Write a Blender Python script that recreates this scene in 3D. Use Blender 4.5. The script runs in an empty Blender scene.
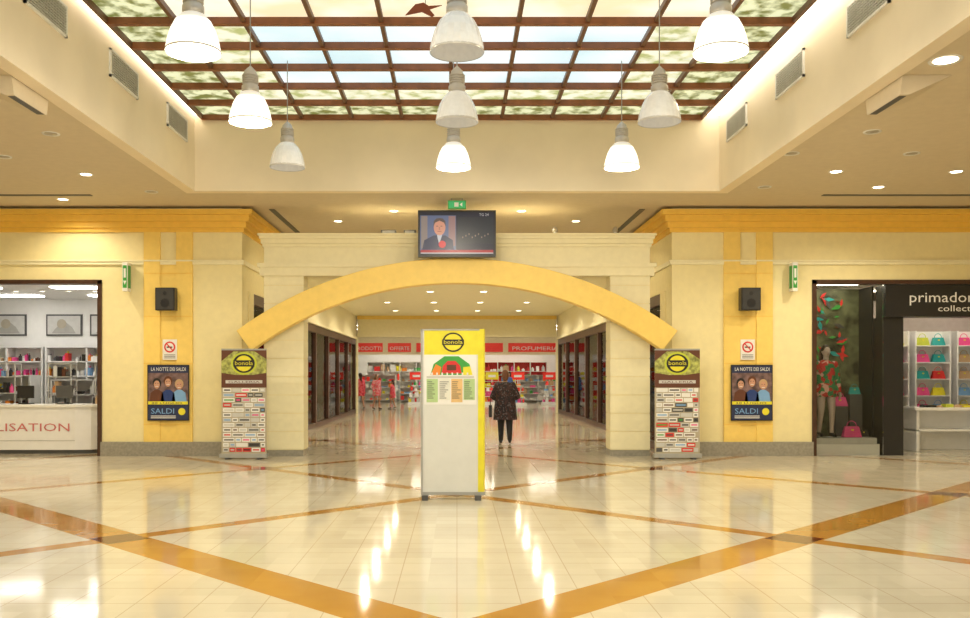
import bpy, bmesh, math, random
from mathutils import Vector, Matrix
random.seed(7)
S=bpy.context.scene
COL=S.collection
try: S.view_settings.view_transform='Standard'
except Exception: pass

# ---------------------------------------------------------------- materials
MATS={}
def mat(name,c,rough=0.5,metal=0.0,emit=0.0,ec=None,var=0.06,scale=8.0,coat=0.0,spec=0.5,bump=0.0):
    if name in MATS: return MATS[name]
    m=bpy.data.materials.new(name); m.use_nodes=True
    nt=m.node_tree; b=nt.nodes['Principled BSDF']
    geo=nt.nodes.new('ShaderNodeNewGeometry')
    n=nt.nodes.new('ShaderNodeTexNoise'); n.inputs['Scale'].default_value=scale; n.inputs['Detail'].default_value=3
    nt.links.new(geo.outputs['Position'],n.inputs['Vector'])
    r=nt.nodes.new('ShaderNodeValToRGB')
    r.color_ramp.elements[0].position=0.3; r.color_ramp.elements[1].position=0.7
    r.color_ramp.elements[0].color=(*[max(0,x*(1-var)) for x in c],1)
    r.color_ramp.elements[1].color=(*[min(1,x*(1+var)) for x in c],1)
    nt.links.new(n.outputs['Fac'],r.inputs['Fac'])
    nt.links.new(r.outputs['Color'],b.inputs['Base Color'])
    b.inputs['Roughness'].default_value=rough; b.inputs['Metallic'].default_value=metal
    b.inputs['Coat Weight'].default_value=coat
    b.inputs['Specular IOR Level'].default_value=spec
    if emit>0:
        b.inputs['Emission Strength'].default_value=emit
        if ec is None: nt.links.new(r.outputs['Color'],b.inputs['Emission Color'])
        else: b.inputs['Emission Color'].default_value=(*ec,1)
    if bump>0:
        bp=nt.nodes.new('ShaderNodeBump'); bp.inputs['Strength'].default_value=bump; bp.inputs['Distance'].default_value=0.01
        nt.links.new(n.outputs['Fac'],bp.inputs['Height']); nt.links.new(bp.outputs['Normal'],b.inputs['Normal'])
    MATS[name]=m
    return m

def glass_mat(name,ior):
    m=bpy.data.materials.new(name); m.use_nodes=True; nt=m.node_tree
    nt.nodes.clear()
    o=nt.nodes.new('ShaderNodeOutputMaterial'); mx=nt.nodes.new('ShaderNodeMixShader')
    t=nt.nodes.new('ShaderNodeBsdfTransparent'); t.inputs[0].default_value=(.95,.96,.94,1)
    g=nt.nodes.new('ShaderNodeBsdfGlossy'); g.inputs['Roughness'].default_value=0.03
    f=nt.nodes.new('ShaderNodeFresnel'); f.inputs[0].default_value=ior
    nt.links.new(f.outputs[0],mx.inputs[0]); nt.links.new(t.outputs[0],mx.inputs[1]); nt.links.new(g.outputs[0],mx.inputs[2])
    nt.links.new(mx.outputs[0],o.inputs[0]); return m
GLASS=glass_mat('shop_glass',1.35)

def floor_mat():
    m=bpy.data.materials.new('polished_tile_floor'); m.use_nodes=True; nt=m.node_tree
    b=nt.nodes['Principled BSDF']; L=nt.links
    geo=nt.nodes.new('ShaderNodeNewGeometry'); sep=nt.nodes.new('ShaderNodeSeparateXYZ')
    L.new(geo.outputs['Position'],sep.inputs[0])
    def M(op,a,b_=None,c=None):
        n=nt.nodes.new('ShaderNodeMath'); n.operation=op
        for i,v in enumerate((a,b_,c)):
            if v is None: continue
            if isinstance(v,(int,float)): n.inputs[i].default_value=v
            else: L.new(v,n.inputs[i])
        return n.outputs[0]
    x,y=sep.outputs[0],sep.outputs[1]
    u=M('ADD',x,y); v=M('SUBTRACT',y,x)
    def near(t,off,per):
        q=M('DIVIDE',M('SUBTRACT',t,off),per)
        return M('MULTIPLY',M('ABSOLUTE',M('SUBTRACT',M('FRACT',M('ADD',q,0.5)),0.5)),per)
    def bandset(t):
        nb=M('LESS_THAN',near(t,5.5,6.6),0.165)
        wb=M('LESS_THAN',M('ABSOLUTE',M('SUBTRACT',t,5.5)),0.33)
        return M('MAXIMUM',nb,wb)
    bu=bandset(u); bv=bandset(v)
    anyb=M('MAXIMUM',bu,bv)
    both=M('MULTIPLY',M('LESS_THAN',near(u,5.5,6.6),0.30),M('LESS_THAN',near(v,5.5,6.6),0.30))
    gx=M('LESS_THAN',near(x,0.0,0.45),0.004); gy=M('LESS_THAN',near(y,0.0,0.45),0.005)
    gr=M('MAXIMUM',gx,gy)
    cmb=nt.nodes.new('ShaderNodeCombineXYZ')
    L.new(M('FLOOR',M('ADD',M('DIVIDE',x,.45),.5)),cmb.inputs[0]); L.new(M('FLOOR',M('ADD',M('DIVIDE',y,.45),.5)),cmb.inputs[1])
    wn=nt.nodes.new('ShaderNodeTexWhiteNoise'); wn.noise_dimensions='2D'; L.new(cmb.outputs[0],wn.inputs['Vector'])
    ns=nt.nodes.new('ShaderNodeTexNoise'); ns.inputs['Scale'].default_value=3.0; ns.inputs['Detail'].default_value=6; L.new(geo.outputs['Position'],ns.inputs['Vector'])
    fac=M('ADD',M('MULTIPLY',wn.outputs['Value'],0.45),M('MULTIPLY',ns.outputs['Fac'],0.55))
    def mix(f,a,bb):
        n=nt.nodes.new('ShaderNodeMix'); n.data_type='RGBA'
        if isinstance(f,(int,float)): n.inputs[0].default_value=f
        else: L.new(f,n.inputs[0])
        for i,q in ((6,a),(7,bb)):
            if isinstance(q,tuple): n.inputs[i].default_value=(*q,1)
            else: L.new(q,n.inputs[i])
        return n.outputs[2]
    tile=mix(fac,(.55,.49,.37),(.71,.65,.51))
    tile=mix(M('MULTIPLY',gr,.55),tile,(.36,.26,.16))
    band=mix(fac,(.38,.175,.025),(.52,.27,.05))
    c=mix(anyb,tile,band); c=mix(both,c,(.11,.025,.005))
    L.new(c,b.inputs['Base Color'])
    L.new(M('ADD',M('MULTIPLY',ns.outputs['Fac'],0.11),0.03),b.inputs['Roughness'])
    b.inputs['IOR'].default_value=1.43
    n2=nt.nodes.new('ShaderNodeTexNoise'); n2.inputs['Scale'].default_value=1.6; L.new(geo.outputs['Position'],n2.inputs['Vector'])
    bp=nt.nodes.new('ShaderNodeBump'); bp.inputs['Strength'].default_value=.04; bp.inputs['Distance'].default_value=.05
    L.new(n2.outputs['Fac'],bp.inputs['Height']); L.new(bp.outputs['Normal'],b.inputs['Normal'])
    return m

def pane_mat(name,c1,c2,scale,strength,p0=.4,p1=.6,detail=5):
    m=bpy.data.materials.new(name); m.use_nodes=True; nt=m.node_tree; b=nt.nodes['Principled BSDF']
    geo=nt.nodes.new('ShaderNodeNewGeometry'); n=nt.nodes.new('ShaderNodeTexNoise'); n.inputs['Scale'].default_value=scale; n.inputs['Detail'].default_value=detail
    nt.links.new(geo.outputs['Position'],n.inputs['Vector'])
    r=nt.nodes.new('ShaderNodeValToRGB'); r.color_ramp.elements[0].position=p0; r.color_ramp.elements[1].position=p1
    r.color_ramp.elements[0].color=(*c1,1); r.color_ramp.elements[1].color=(*c2,1)
    nt.links.new(n.outputs['Fac'],r.inputs['Fac']); nt.links.new(r.outputs[0],b.inputs['Emission Color'])
    b.inputs['Base Color'].default_value=(.1,.1,.1,1); b.inputs['Roughness'].default_value=.4
    b.inputs['Emission Strength'].default_value=strength
    return m

cream=mat('cream_plaster',(.86,.76,.42),.6,bump=.05,var=.03)
cream2=mat('pale_cream_plaster',(.87,.81,.55),.55,var=.03)
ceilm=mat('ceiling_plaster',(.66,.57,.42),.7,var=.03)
fasc=mat('atrium_panel',(.88,.77,.59),.5,var=.05,scale=1.2)
yellow=mat('ochre_yellow_paint',(.88,.56,.09),.5,var=.04)
yellow2=mat('light_ochre_paint',(.90,.65,.17),.5,var=.04)
dado=mat('grey_stone_dado',(.30,.28,.23),.35,var=.15,scale=20)
brown=mat('dark_brown_frame',(.06,.025,.014),.35,var=.2)
wood=mat('skylight_wood',(.24,.085,.03),.45,var=.2,scale=6)
wood2=mat('skylight_wood_dark',(.14,.06,.03),.45,var=.2,scale=6)
black=mat('black_plastic',(.015,.015,.017),.35)
dgrey=mat('dark_grey',(.08,.08,.08),.5)
grey=mat('mid_grey_metal',(.40,.40,.38),.4,metal=.3)
vgrey=mat('vent_grey',(.50,.50,.46),.5)
lgrey=mat('light_grey_laminate',(.58,.58,.56),.4)
white=mat('white_paint',(.82,.82,.80),.45,var=.02)
gwhite=mat('white_gloss',(.85,.85,.84),.15,var=.02)
lamp=mat('downlight_lens',(1,.9,.7),.4,emit=10,ec=(1,.86,.62))
lampoff=mat('downlight_off',(.42,.38,.30),.3)
panel=mat('shop_light_panel',(1,1,1),.4,emit=13,ec=(1,.96,.90))
panelw=mat('warm_light_panel',(1,.9,.7),.4,emit=13,ec=(1,.88,.68))
cove=mat('cove_light_strip',(1,.95,.8),.4,emit=4.0,ec=(1,.93,.75))
red=mat('red_print',(.65,.03,.03),.4); green=mat('green_print',(.05,.35,.06),.4); lime=mat('lime_print',(.55,.62,.05),.4)
yprint=mat('yellow_print',(.80,.72,.04),.35); blue=mat('blue_print',(.02,.05,.2),.35); lblue=mat('light_blue_print',(.2,.4,.7),.4)
skin=mat('skin',(.55,.30,.20),.5); pink=mat('pink_goods',(.8,.08,.3),.4); orange=mat('orange_goods',(.8,.25,.03),.4)
teal=mat('teal_goods',(.02,.35,.35),.4); maroon=mat('maroon_print',(.12,.04,.02),.4); tan=mat('tan_goods',(.5,.33,.18),.5)
GOODS=[red,green,lime,yprint,lblue,pink,orange,teal,tan,white,dgrey,gwhite,black]

# ---------------------------------------------------------------- mesh builder
class MB:
    def __init__(s): s.v=[];s.f=[];s.mi=[];s.ml=[];s.sm=[]
    def m(s,mt):
        if mt not in s.ml: s.ml.append(mt)
        return s.ml.index(mt)
    def add(s,vs,fs,mt,smooth=False):
        o=len(s.v); k=s.m(mt); s.v+= [tuple(v) for v in vs]
        for f in fs: s.f.append([i+o for i in f]); s.mi.append(k); s.sm.append(smooth)
    def box(s,x0,x1,y0,y1,z0,z1,mt):
        if x0>x1:x0,x1=x1,x0
        if y0>y1:y0,y1=y1,y0
        if z0>z1:z0,z1=z1,z0
        vs=[(x0,y0,z0),(x1,y0,z0),(x1,y1,z0),(x0,y1,z0),(x0,y0,z1),(x1,y0,z1),(x1,y1,z1),(x0,y1,z1)]
        s.add(vs,[(0,3,2,1),(4,5,6,7),(0,1,5,4),(1,2,6,5),(2,3,7,6),(3,0,4,7)],mt)
    def prism(s,pts,y0,y1,mt):
        n=len(pts)
        vs=[(p[0],y0,p[1]) for p in pts]+[(p[0],y1,p[1]) for p in pts]
        fs=[list(range(n)),list(range(2*n-1,n-1,-1))]+[(i,i+n,(i+1)%n+n,(i+1)%n) for i in range(n)]
        s.add(vs,fs,mt)
    def prismz(s,pts,z0,z1,mt,smooth=False):
        n=len(pts)
        vs=[(p[0],p[1],z0) for p in pts]+[(p[0],p[1],z1) for p in pts]
        s.add(vs,[list(range(n-1,-1,-1)),list(range(n,2*n))],mt)
        s.add(vs,[(i,(i+1)%n,(i+1)%n+n,i+n) for i in range(n)],mt,smooth)
    def disc(s,x,y,z,r,mt,sx=1.0,n=20,dy=.003):
        s.prism([(x+r*sx*math.cos(2*math.pi*i/n),z+r*math.sin(2*math.pi*i/n)) for i in range(n)],y,y+dy,mt)
    def lathe(s,prof,c,mt,n=28,rib=0.0,close=False):
        vs=[];fs=[]
        for (r,z) in prof:
            for i in range(n):
                a=2*math.pi*i/n; rr=r*(1+(rib if i%2 else 0))
                vs.append((c[0]+rr*math.cos(a),c[1]+rr*math.sin(a),c[2]+z))
        for j in range(len(prof)-1):
            for i in range(n):
                fs.append((j*n+i,j*n+(i+1)%n,(j+1)*n+(i+1)%n,(j+1)*n+i))
        s.add(vs,fs,mt,rib==0)
        if close: s.add(vs,[list(range(n))[::-1],list(range((len(prof)-1)*n,len(prof)*n))],mt)
    def tube(s,p0,p1,r,mt,n=8,r1=None):
        p0=Vector(p0);p1=Vector(p1);d=(p1-p0)
        q=d.to_track_quat('Z','Y').to_matrix(); r1=r if r1 is None else r1
        vs=[];
        for p,rr in((p0,r),(p1,r1)):
            for i in range(n):
                a=2*math.pi*i/n; vs.append(p+q@Vector((rr*math.cos(a),rr*math.sin(a),0)))
        s.add(vs,[(i,(i+1)%n,(i+1)%n+n,i+n) for i in range(n)],mt,True)
        s.add(vs,[list(range(n))[::-1],list(range(n,2*n))],mt)
    def text(s,t,x,y,z,size,mt,w=None,align='LEFT'):
        cu=bpy.data.curves.new('t','FONT'); cu.body=t; cu.size=size; cu.align_x=align; cu.resolution_u=2
        ob=bpy.data.objects.new('t',cu); COL.objects.link(ob)
        dg=bpy.context.evaluated_depsgraph_get(); me=bpy.data.meshes.new_from_object(ob.evaluated_get(dg))
        xs=[v.co.x for v in me.vertices]; k=1.0
        if w and xs: k=w/(max(xs)-min(xs))
        s.add([(x+v.co.x*k,y,z+v.co.y) for v in me.vertices],[list(p.vertices) for p in me.polygons],mt)
        bpy.data.objects.remove(ob); bpy.data.meshes.remove(me); bpy.data.curves.remove(cu)
    def build(s,name,parent=None,bevel=0,loc=None):
        me=bpy.data.meshes.new(name)
        vs=s.v
        if loc: vs=[(a-loc[0],b-loc[1],c-loc[2]) for a,b,c in vs]
        me.from_pydata(vs,[],s.f)
        for m_ in s.ml: me.materials.append(m_)
        me.polygons.foreach_set('material_index',s.mi); me.polygons.foreach_set('use_smooth',s.sm); me.update()
        ob=bpy.data.objects.new(name,me); COL.objects.link(ob)
        if loc: ob.location=loc
        if parent: ob.parent=parent
        if bevel:
            b=ob.modifiers.new('bevel','BEVEL'); b.width=bevel; b.segments=2; b.limit_method='ANGLE'; b.angle_limit=.7
        return ob
def empty(name,loc=(0,0,0),rz=0,sc=1):
    e=bpy.data.objects.new(name,None); COL.objects.link(e); e.location=loc; e.rotation_euler=(0,0,rz); e.scale=(sc,)*3; return e

# ---------------------------------------------------------------- shell
CH=4.9; AX=4.68; AY1=16.05; AY0=-5.0; WY=17.8
b=MB(); b.box(-14,14,-8,62,-.2,0,floor_mat()); b.build('floor')
b=MB()
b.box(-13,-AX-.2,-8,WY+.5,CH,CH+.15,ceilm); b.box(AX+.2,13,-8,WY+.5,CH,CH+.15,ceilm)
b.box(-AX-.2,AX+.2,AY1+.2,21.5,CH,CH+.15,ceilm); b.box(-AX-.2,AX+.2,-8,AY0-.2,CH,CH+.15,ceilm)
for sx in(-1,1):
    b.box(sx*3.63,sx*3.74,17.9,20.8,CH-.012,CH,dgrey)
    b.box(sx*6.7,sx*9.6,16.45,16.55,CH-.012,CH,dgrey)
b.build('ceiling')
b=MB(); b.box(-4.9,4.9,21.5,38.5,4.1,4.25,cream2)
b.build('ceiling_corridor')
b=MB(); b.box(-14,14,38.5,62,3.97,4.1,white)
b.build('ceiling_store')
b=MB(); b.box(-4.9,4.9,21.3,21.5,4.1,CH,cream2); b.build('trim_1')
SKZ=6.14
for nm,args in(('wall_atrium_left',(-AX-.2,-AX,AY0-.2,AY1+.2,CH-.02,SKZ+.25)),('wall_atrium_right',(AX,AX+.2,AY0-.2,AY1+.2,CH-.02,SKZ+.25)),
               ('wall_atrium_back',(-AX,AX,AY1,AY1+.2,CH-.02,SKZ+.25)),('wall_atrium_front',(-AX,AX,AY0-.2,AY0,CH-.02,SKZ+.25))):
    b=MB(); b.box(*args,fasc)
    b.build(nm)
for sx,nm in((-1,'wall_left'),(1,'wall_right')):
    b=MB(); b.box(sx*13,sx*13.2,-8,18.3,0,CH+.15,cream); b.build(nm)

for sx,nm in((-1,'wall_back_left'),(1,'wall_back_right')):
    b=MB()
    b.box(sx*7.02,sx*4.25,WY,WY+.5,0,CH,cream)
    b.box(sx*13,sx*7.02,WY,WY+.5,3.48,CH,cream)
    b.box(sx*13,sx*12.2,WY,WY+.5,0,3.48,cream)
    b.build(nm)
for sx,nm in((-1,'wall_corridor_left'),(1,'wall_corridor_right')):
    b=MB()
    b.box(sx*4.25,sx*4.5,WY+.5,21.5,3.3,CH,cream)
    b.box(sx*4.25,sx*4.5,21.5,38.3,3.1,4.1,cream2)
    b.box(sx*4.22,sx*4.5,WY+.5,18.7,0,3.3,cream)
    b.box(sx*4.22,sx*4.5,20.9,22.0,0,3.3,cream)
    b.box(sx*4.2,sx*4.5,38.0,38.3,0,3.1,cream2)
    b.box(sx*4.5,sx*14,38.1,38.3,0,4.1,cream)
    b.box(sx*4.18,sx*4.25,22.0,38.0,3.1,3.2,cream2)
    b.build(nm)

tn=[2]
def trim(b,bevel=0):
    o=b.build('trim_%d'%tn[0],bevel=bevel); tn[0]+=1; return o
for sx in(-1,1):
    b=MB()
    xo=12.9; xi=4.25
    for (z0,z1,d) in((4.42,4.50,.05),(4.50,4.62,.10),(4.62,4.74,.17),(4.74,4.84,.24)):
        b.box(sx*xo,sx*(xi-d),WY-d,WY,z0,z1,yellow)
        b.box(sx*(xi-d),sx*xi,WY,21.2,z0,z1,yellow)
    b.box(sx*xo,sx*(xi-.04),WY-.04,WY,3.78,3.84,cream2)
    b.box(sx*xo,sx*(xi-.06),WY-.06,WY,3.84,3.87,cream2)
    b.box(sx*(xi-.04),sx*xi,WY,21.2,3.78,3.87,cream2)
    trim(b)
    b=MB()
    o=.0 if sx<0 else .05
    x0,x1=5.22+o,6.18+o
    b.box(sx*x0,sx*(x0+.32),WY-.05,WY,.28,4.42,yellow2); b.box(sx*(x1-.32),sx*x1,WY-.05,WY,.28,4.42,yellow2)
    b.box(sx*(x0+.32),sx*(x1-.32),WY-.025,WY,.28,3.78,yellow2)
    for z in(.62,1.82,2.75,3.6):
        b.box(sx*x0,sx*x1,WY-.056,WY-.05,z,z+.012,yellow)
    trim(b)
    b=MB(); b.box(sx*7.02,sx*4.22,WY-.09,WY,0,.28,dado); b.box(sx*4.16,sx*4.22,WY,18.7,0,.28,dado)
    o=b.build('baseboard_'+('left' if sx<0 else 'right'))

# ---------------------------------------------------------------- skylight
leaf=pane_mat('leaf_glass_pane',(.17,.19,.04),(.88,.90,.55),4.5,1.0,.40,.58,9)
leaf2=pane_mat('pale_leaf_glass_pane',(.46,.50,.18),(1.0,.98,.74),4.0,1.0,.36,.57,8)
skyp=pane_mat('sky_glass_pane',(.62,.82,.86),(.93,1.0,1.0),.5,1.08,.35,.62,3)
creamp=pane_mat('cream_glass_pane',(.95,.80,.50),(1.0,.97,.80),1.2,1.05,.35,.6,2)
b=MB()
x0s,x1s=-4.54,4.36; nx=10; dx=(x1s-x0s)/nx; dy=.87
ny=int((AY1-AY0)/dy)
for j in range(ny+1):
    ya=AY1-.02-j*dy; yb=max(ya-dy,AY0)
    for i in range(nx):
        mt=skyp
        if i in(0,nx-1) or j==0: mt=leaf
        elif j==1: mt=leaf2
        elif i in (1,nx-2): mt=leaf2
        if j in(5,6,7) and 0<i<nx-1: mt=creamp
        b.add([(x0s+i*dx,ya,SKZ+.1),(x0s+i*dx+dx,ya,SKZ+.1),(x0s+i*dx+dx,yb,SKZ+.1),(x0s+i*dx,yb,SKZ+.1)],[(0,1,2,3)],mt)
    b.box(x0s,x1s,ya-.045,ya+.045,SKZ+.0,SKZ+.09,wood)
for i in range(nx+1):
    x=x0s+i*dx; b.box(x-.028,x+.028,AY0,AY1,SKZ+.02,SKZ+.09,wood2)
b.box(-AX,x0s,AY0,AY1,SKZ+.1,SKZ+.13,cove); b.box(x1s,AX,AY0,AY1,SKZ+.1,SKZ+.13,cove)
b.build('skylight')
def vent(sx,y0,y1,name='air_vent_grille'):
    b=MB(); xf=sx*AX; xi=sx*(AX-.03); z0,z1=5.62,6.0
    b.box(xf,xi,y0,y1,z0,z0+.03,white); b.box(xf,xi,y0,y1,z1-.03,z1,white)
    b.box(xf,xi,y0,y0+.03,z0,z1,white); b.box(xf,xi,y1-.03,y1,z0,z1,white)
    b.box(xf,sx*(AX-.006),y0+.02,y1-.02,z0+.02,z1-.02,dgrey)
    for k in range(9):
        z=z0+.045+k*.034; b.box(sx*(AX-.008),xi,y0+.03,y1-.03,z,z+.016,vgrey)
    for k in range(1,14):
        y=y0+(y1-y0)*k/14; b.box(sx*(AX-.01),sx*(AX-.026),y-.006,y+.006,z0+.03,z1-.03,vgrey)
    b.build(name)
for sx in(-1,1):
    for y in(14.5,12.1,9.7,7.3): vent(sx,y,y+1.05)

b=MB(); b.prism([(-.5,6.05),(-.62,5.92),(-.42,5.96),(-.3,5.90),(-.27,5.92),(-.33,5.99),(-.18,6.04),(-.34,6.03),(-.40,6.07)],10.8,10.82,mat('bird_red_brown',(.25,.06,.02),.5))
b.tube((-.38,10.81,6.02),(-.38,10.81,SKZ-.005),.004,dgrey); b.build('hanging_bird_decoration')

shade_on=mat('lamp_shade_lit',(1,.95,.85),.4,emit=1.0,ec=(1,.95,.84))
shade_mid=mat('lamp_shade_lit_neck',(.78,.75,.68),.3,emit=.35,ec=(1,.92,.80))
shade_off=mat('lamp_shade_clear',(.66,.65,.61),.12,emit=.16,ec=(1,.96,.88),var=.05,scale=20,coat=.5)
bulb=mat('lamp_bulb',(1,1,1),.4,emit=12,ec=(1,.92,.76))
hous=mat('lamp_housing',(.55,.52,.47),.35,metal=.3)
def pendant(x,y,lit):
    z=4.6; b=MB(); sh=shade_on if lit else shade_off
    prof=[(.25,0),(.248,.03),(.235,.10),(.205,.2),(.165,.28)]
    neck=[(.165,.28),(.11,.34),(.07,.36)]
    b.lathe(prof,(x,y,z),sh,48,rib=.0 if lit else .012)
    b.lathe(neck,(x,y,z),shade_mid if lit else shade_off,48,rib=.0 if lit else .012)
    b.lathe([(r-.008,zz) for r,zz in prof+neck[1:]],(x,y,z),sh,48)
    b.lathe([(.252,-.008),(.256,.0),(.252,.012)],(x,y,z),hous)
    b.lathe([(.085,.34),(.10,.37),(.10,.42),(.085,.44),(.085,.56),(.07,.58),(.07,.60),(.03,.64),(.01,.66)],(x,y,z),hous,24)
    for k in range(4):
        b.lathe([(.087,.45+k*.028),(.095,.455+k*.028),(.095,.465+k*.028),(.087,.47+k*.028)],(x,y,z),hous,24)
    b.tube((x,y,z+.64),(x,y,SKZ-.0),.007,grey)
    b.lathe([(.005,.14),(.05,.17),(.06,.22),(.04,.28),(.03,.34)],(x,y,z),bulb if lit else lampoff,16)
    b.build('pendant_lamp')
    if lit:
        l=bpy.data.lights.new('pl','POINT'); l.energy=135; l.color=(1,.89,.69); l.shadow_soft_size=.07
        o=bpy.data.objects.new('pendant_light',l); COL.objects.link(o); o.location=(x,y,z-.01)
for (x,y,l) in((-2.45,8.36,1),(0,8.36,0),(2.45,8.36,1),(-2.45,10.67,1),(0,10.67,0),(2.4,10.67,0),(-2.45,13,0),(-.05,13,1),(2.38,13,1),
               (-2.45,6.03,1),(0,6.03,1),(2.45,6.03,1)): pendant(x,y,l)

def downlight(x,y,z,on=1,r=.09,e=90,cone=150):
    b=MB()
    b.lathe([(r,-.002),(r*1.35,-.012),(r*1.4,0)],(x,y,z),white,24)
    b.lathe([(.001,-.006),(r,-.006),(r,-.001)],(x,y,z),lamp if on else lampoff,24)
    b.build('recessed_downlight')
    if on and e:
        l=bpy.data.lights.new('dl','SPOT'); l.energy=e; l.color=(1,.87,.64); l.spot_size=math.radians(cone); l.spot_blend=.6; l.shadow_soft_size=.08
        o=bpy.data.objects.new('downlight_lamp',l); COL.objects.link(o); o.location=(x,y,z-.03)
for a in((-6.1,14.8,1),(-5.55,12.3,0),(-6.85,13.6,0),(-5.5,16.2,0),(-8.3,14.8,1),(5.12,9.43,1,.12),(6.15,14.6,1),(7.4,15.8,1),
         (5.63,12.2,0),(4.98,13.4,0),(6.77,13.4,0),(8.1,14.6,1),(5.4,15.8,0),(-5.12,9.43,1,.12)):
    downlight(a[0],a[1],CH,a[2],a[3] if len(a)>3 else .085,215)
for a in((-9.5,12,1),(9.5,12,1)): downlight(a[0],a[1],CH,1,.085,150)
downlight(-7.4,16.9,CH,1,.085,140)
for a in((-2.55,19.3),(-1.27,18.1),(1.3,18.1),(2.55,19.3)): downlight(a[0],a[1],CH,1,.075,100,165)
for y in(23.5,27,31,35):
    for x in(-2.4,-.8,.8,2.4): downlight(x,y,4.1,1,.10,300 if abs(x)>1 else 0,170)

for sx in(-1,1):
    b=MB()
    yy=9.9
    vs=[(sx*4.9,yy,CH-.001),(sx*5.45,yy,CH-.001),(sx*5.45,yy+.9,CH-.001),(sx*4.9,yy+.9,CH-.001),(sx*4.9,yy+.05,CH-.20),(sx*5.0,yy+.05,CH-.20),(sx*5.0,yy+.85,CH-.20),(sx*4.9,yy+.85,CH-.20)]
    fs=[(4,5,6,7),(0,1,5,4),(1,2,6,5),(2,3,7,6),(3,0,4,7)]
    b.add(vs,fs,ceilm); b.box(sx*4.91,sx*4.99,yy+.1,yy+.8,CH-.204,CH-.20,dgrey)
    b.build('air_diffuser')

# ---------------------------------------------------------------- portal
portal=empty('entrance_portal',(0,17.7,0))
b=MB()
PY=17.72
for sx in(-1,1):
    xi,xo=3.02,3.8
    b.box(sx*xi,sx*xo,PY,18.25,0,.12,dado)
    z=.12
    while z<3.5:
        z1=min(z+.36,3.55); b.box(sx*(xi),sx*(xo),PY,18.25,z+.012,z1,cream2); b.box(sx*(xi+.012),sx*(xo-.012),PY+.012,18.24,z,z+.012,cream); z=z1
b.box(-3.88,3.88,PY-.04,18.3,3.55,3.72,cream2)
b.box(-3.92,3.92,PY-.07,18.34,3.72,3.80,cream2)
b.box(-3.80,3.80,PY,18.25,3.80,4.12,cream2)
for (z0,z1,d) in((4.12,4.18,.04),(4.18,4.27,.08),(4.27,4.33,.12),(4.33,4.37,.16)):
    b.box(-3.8-d*.6,3.8+d*.6,PY-d,18.25+d,z0,z1,cream2)
ob=b.build('portal_body',loc=(0,17.7,0)); ob.parent=portal; ob.location=(0,0,0)
b=MB(); Ro,Ri,zc=7.16,6.68,-3.31; n=48; A=math.radians(36.4)
outer=[(Ro*math.sin(-A+2*A*i/n),zc+Ro*math.cos(-A+2*A*i/n)) for i in range(n+1)]
inner=[(Ri*math.sin(-A+2*A*i/n),zc+Ri*math.cos(-A+2*A*i/n)) for i in range(n+1)]
y0,y1=17.32,17.60
vs=[];fs=[]
for (o,i_) in zip(outer,inner): vs+=[(o[0],y0,o[1]),(i_[0],y0,i_[1]),(o[0],y1,o[1]),(i_[0],y1,i_[1])]
for k in range(n):
    a=4*k;c=a+4
    fs+=[(a,a+1,c+1,c),(a+2,c+2,c+3,a+3),(a,c,c+2,a+2),(a+1,a+3,c+3,c+1)]
fs+=[(0,2,3,1),(4*n,4*n+1,4*n+3,4*n+2)]
b.add(vs,fs,yellow2)
for sx in(-1,1): b.box(sx*3.25,sx*3.55,17.59,17.72,2.65,2.85,yellow2)
ob=b.build('yellow_arch',bevel=.012)

# TV
b=MB()
tx0,tx1,tz0,tz1=-.74,.74,3.84,4.73; ty=17.10
b.box(tx0,tx1,ty,ty+.09,tz0,tz1,black)
def em(n,c,e=.75): return mat(n,[v*.25 for v in c],.3,emit=e,ec=c)
scr=em('tv_screen_dark',(.01,.012,.03))
y=ty-.002
b.box(tx0+.04,tx1-.04,y,ty,tz0+.05,tz1-.04,scr)
b.box(tx0+.04,-.02,y-.002,y,tz0+.12,tz1-.10,em('tv_sky',(.10,.13,.24)))
b.box(-.68,-.56,y-.003,y,4.0,4.62,em('tv_building',(.25,.20,.18)))
b.box(-.16,-.03,y-.003,y,4.05,4.62,em('tv_building_b',(.28,.16,.16)))
b.prism([(-.66,3.98),(-.06,3.98),(-.08,4.16),(-.22,4.25),(-.44,4.25),(-.62,4.16)],y-.006,y-.003,em('tv_suit',(.02,.025,.07)))
b.prism([(-.38,4.26),(-.34,4.08),(-.28,4.26)],y-.008,y-.006,em('tv_shirt',(.5,.5,.55)))
b.disc(-.33,y-.012,4.40,.15,em('tv_face',(.60,.27,.18)),sx=.74,n=24)
b.prism([(-.445,4.42),(-.44,4.52),(-.39,4.57),(-.33,4.58),(-.27,4.57),(-.22,4.52),(-.215,4.42),(-.245,4.49),(-.33,4.53),(-.415,4.49)][::-1],y-.014,y-.012,em('tv_hair',(.1,.07,.06)))
for ex in(-.375,-.295): b.box(ex-.018,ex+.018,y-.0145,y-.012,4.42,4.43,black)
b.box(-.345,-.32,y-.0145,y-.012,4.35,4.41,em('tv_nose',(.42,.18,.12)))
b.box(-.37,-.295,y-.0145,y-.012,4.318,4.33,em('tv_lips',(.35,.08,.06)))
b.disc(-.28,y-.018,4.08,.07,em('tv_microphone',(.6,.02,.03)),n=14)
b.box(.02,tx1-.05,y-.002,y,4.1,4.6,em('tv_night',(.015,.02,.03)))
for k in range(9): 
    xx=.1+k*.06; b.box(xx,xx+.02,y-.004,y,4.2+.03*(k%3),4.23+.03*(k%3),em('tv_dots',(.25,.18,.15)))
b.box(tx0+.05,tx1-.05,y-.006,y,3.925,3.975,em('tv_red',(.40,.02,.03)))
b.box(tx0+.05,tx1-.05,y-.006,y,3.905,3.925,em('tv_white',(.5,.5,.52)))
b.text('TG 24',.42,y-.008,4.62,.07,em('tv_white',(.6,.6,.62)))
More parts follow.
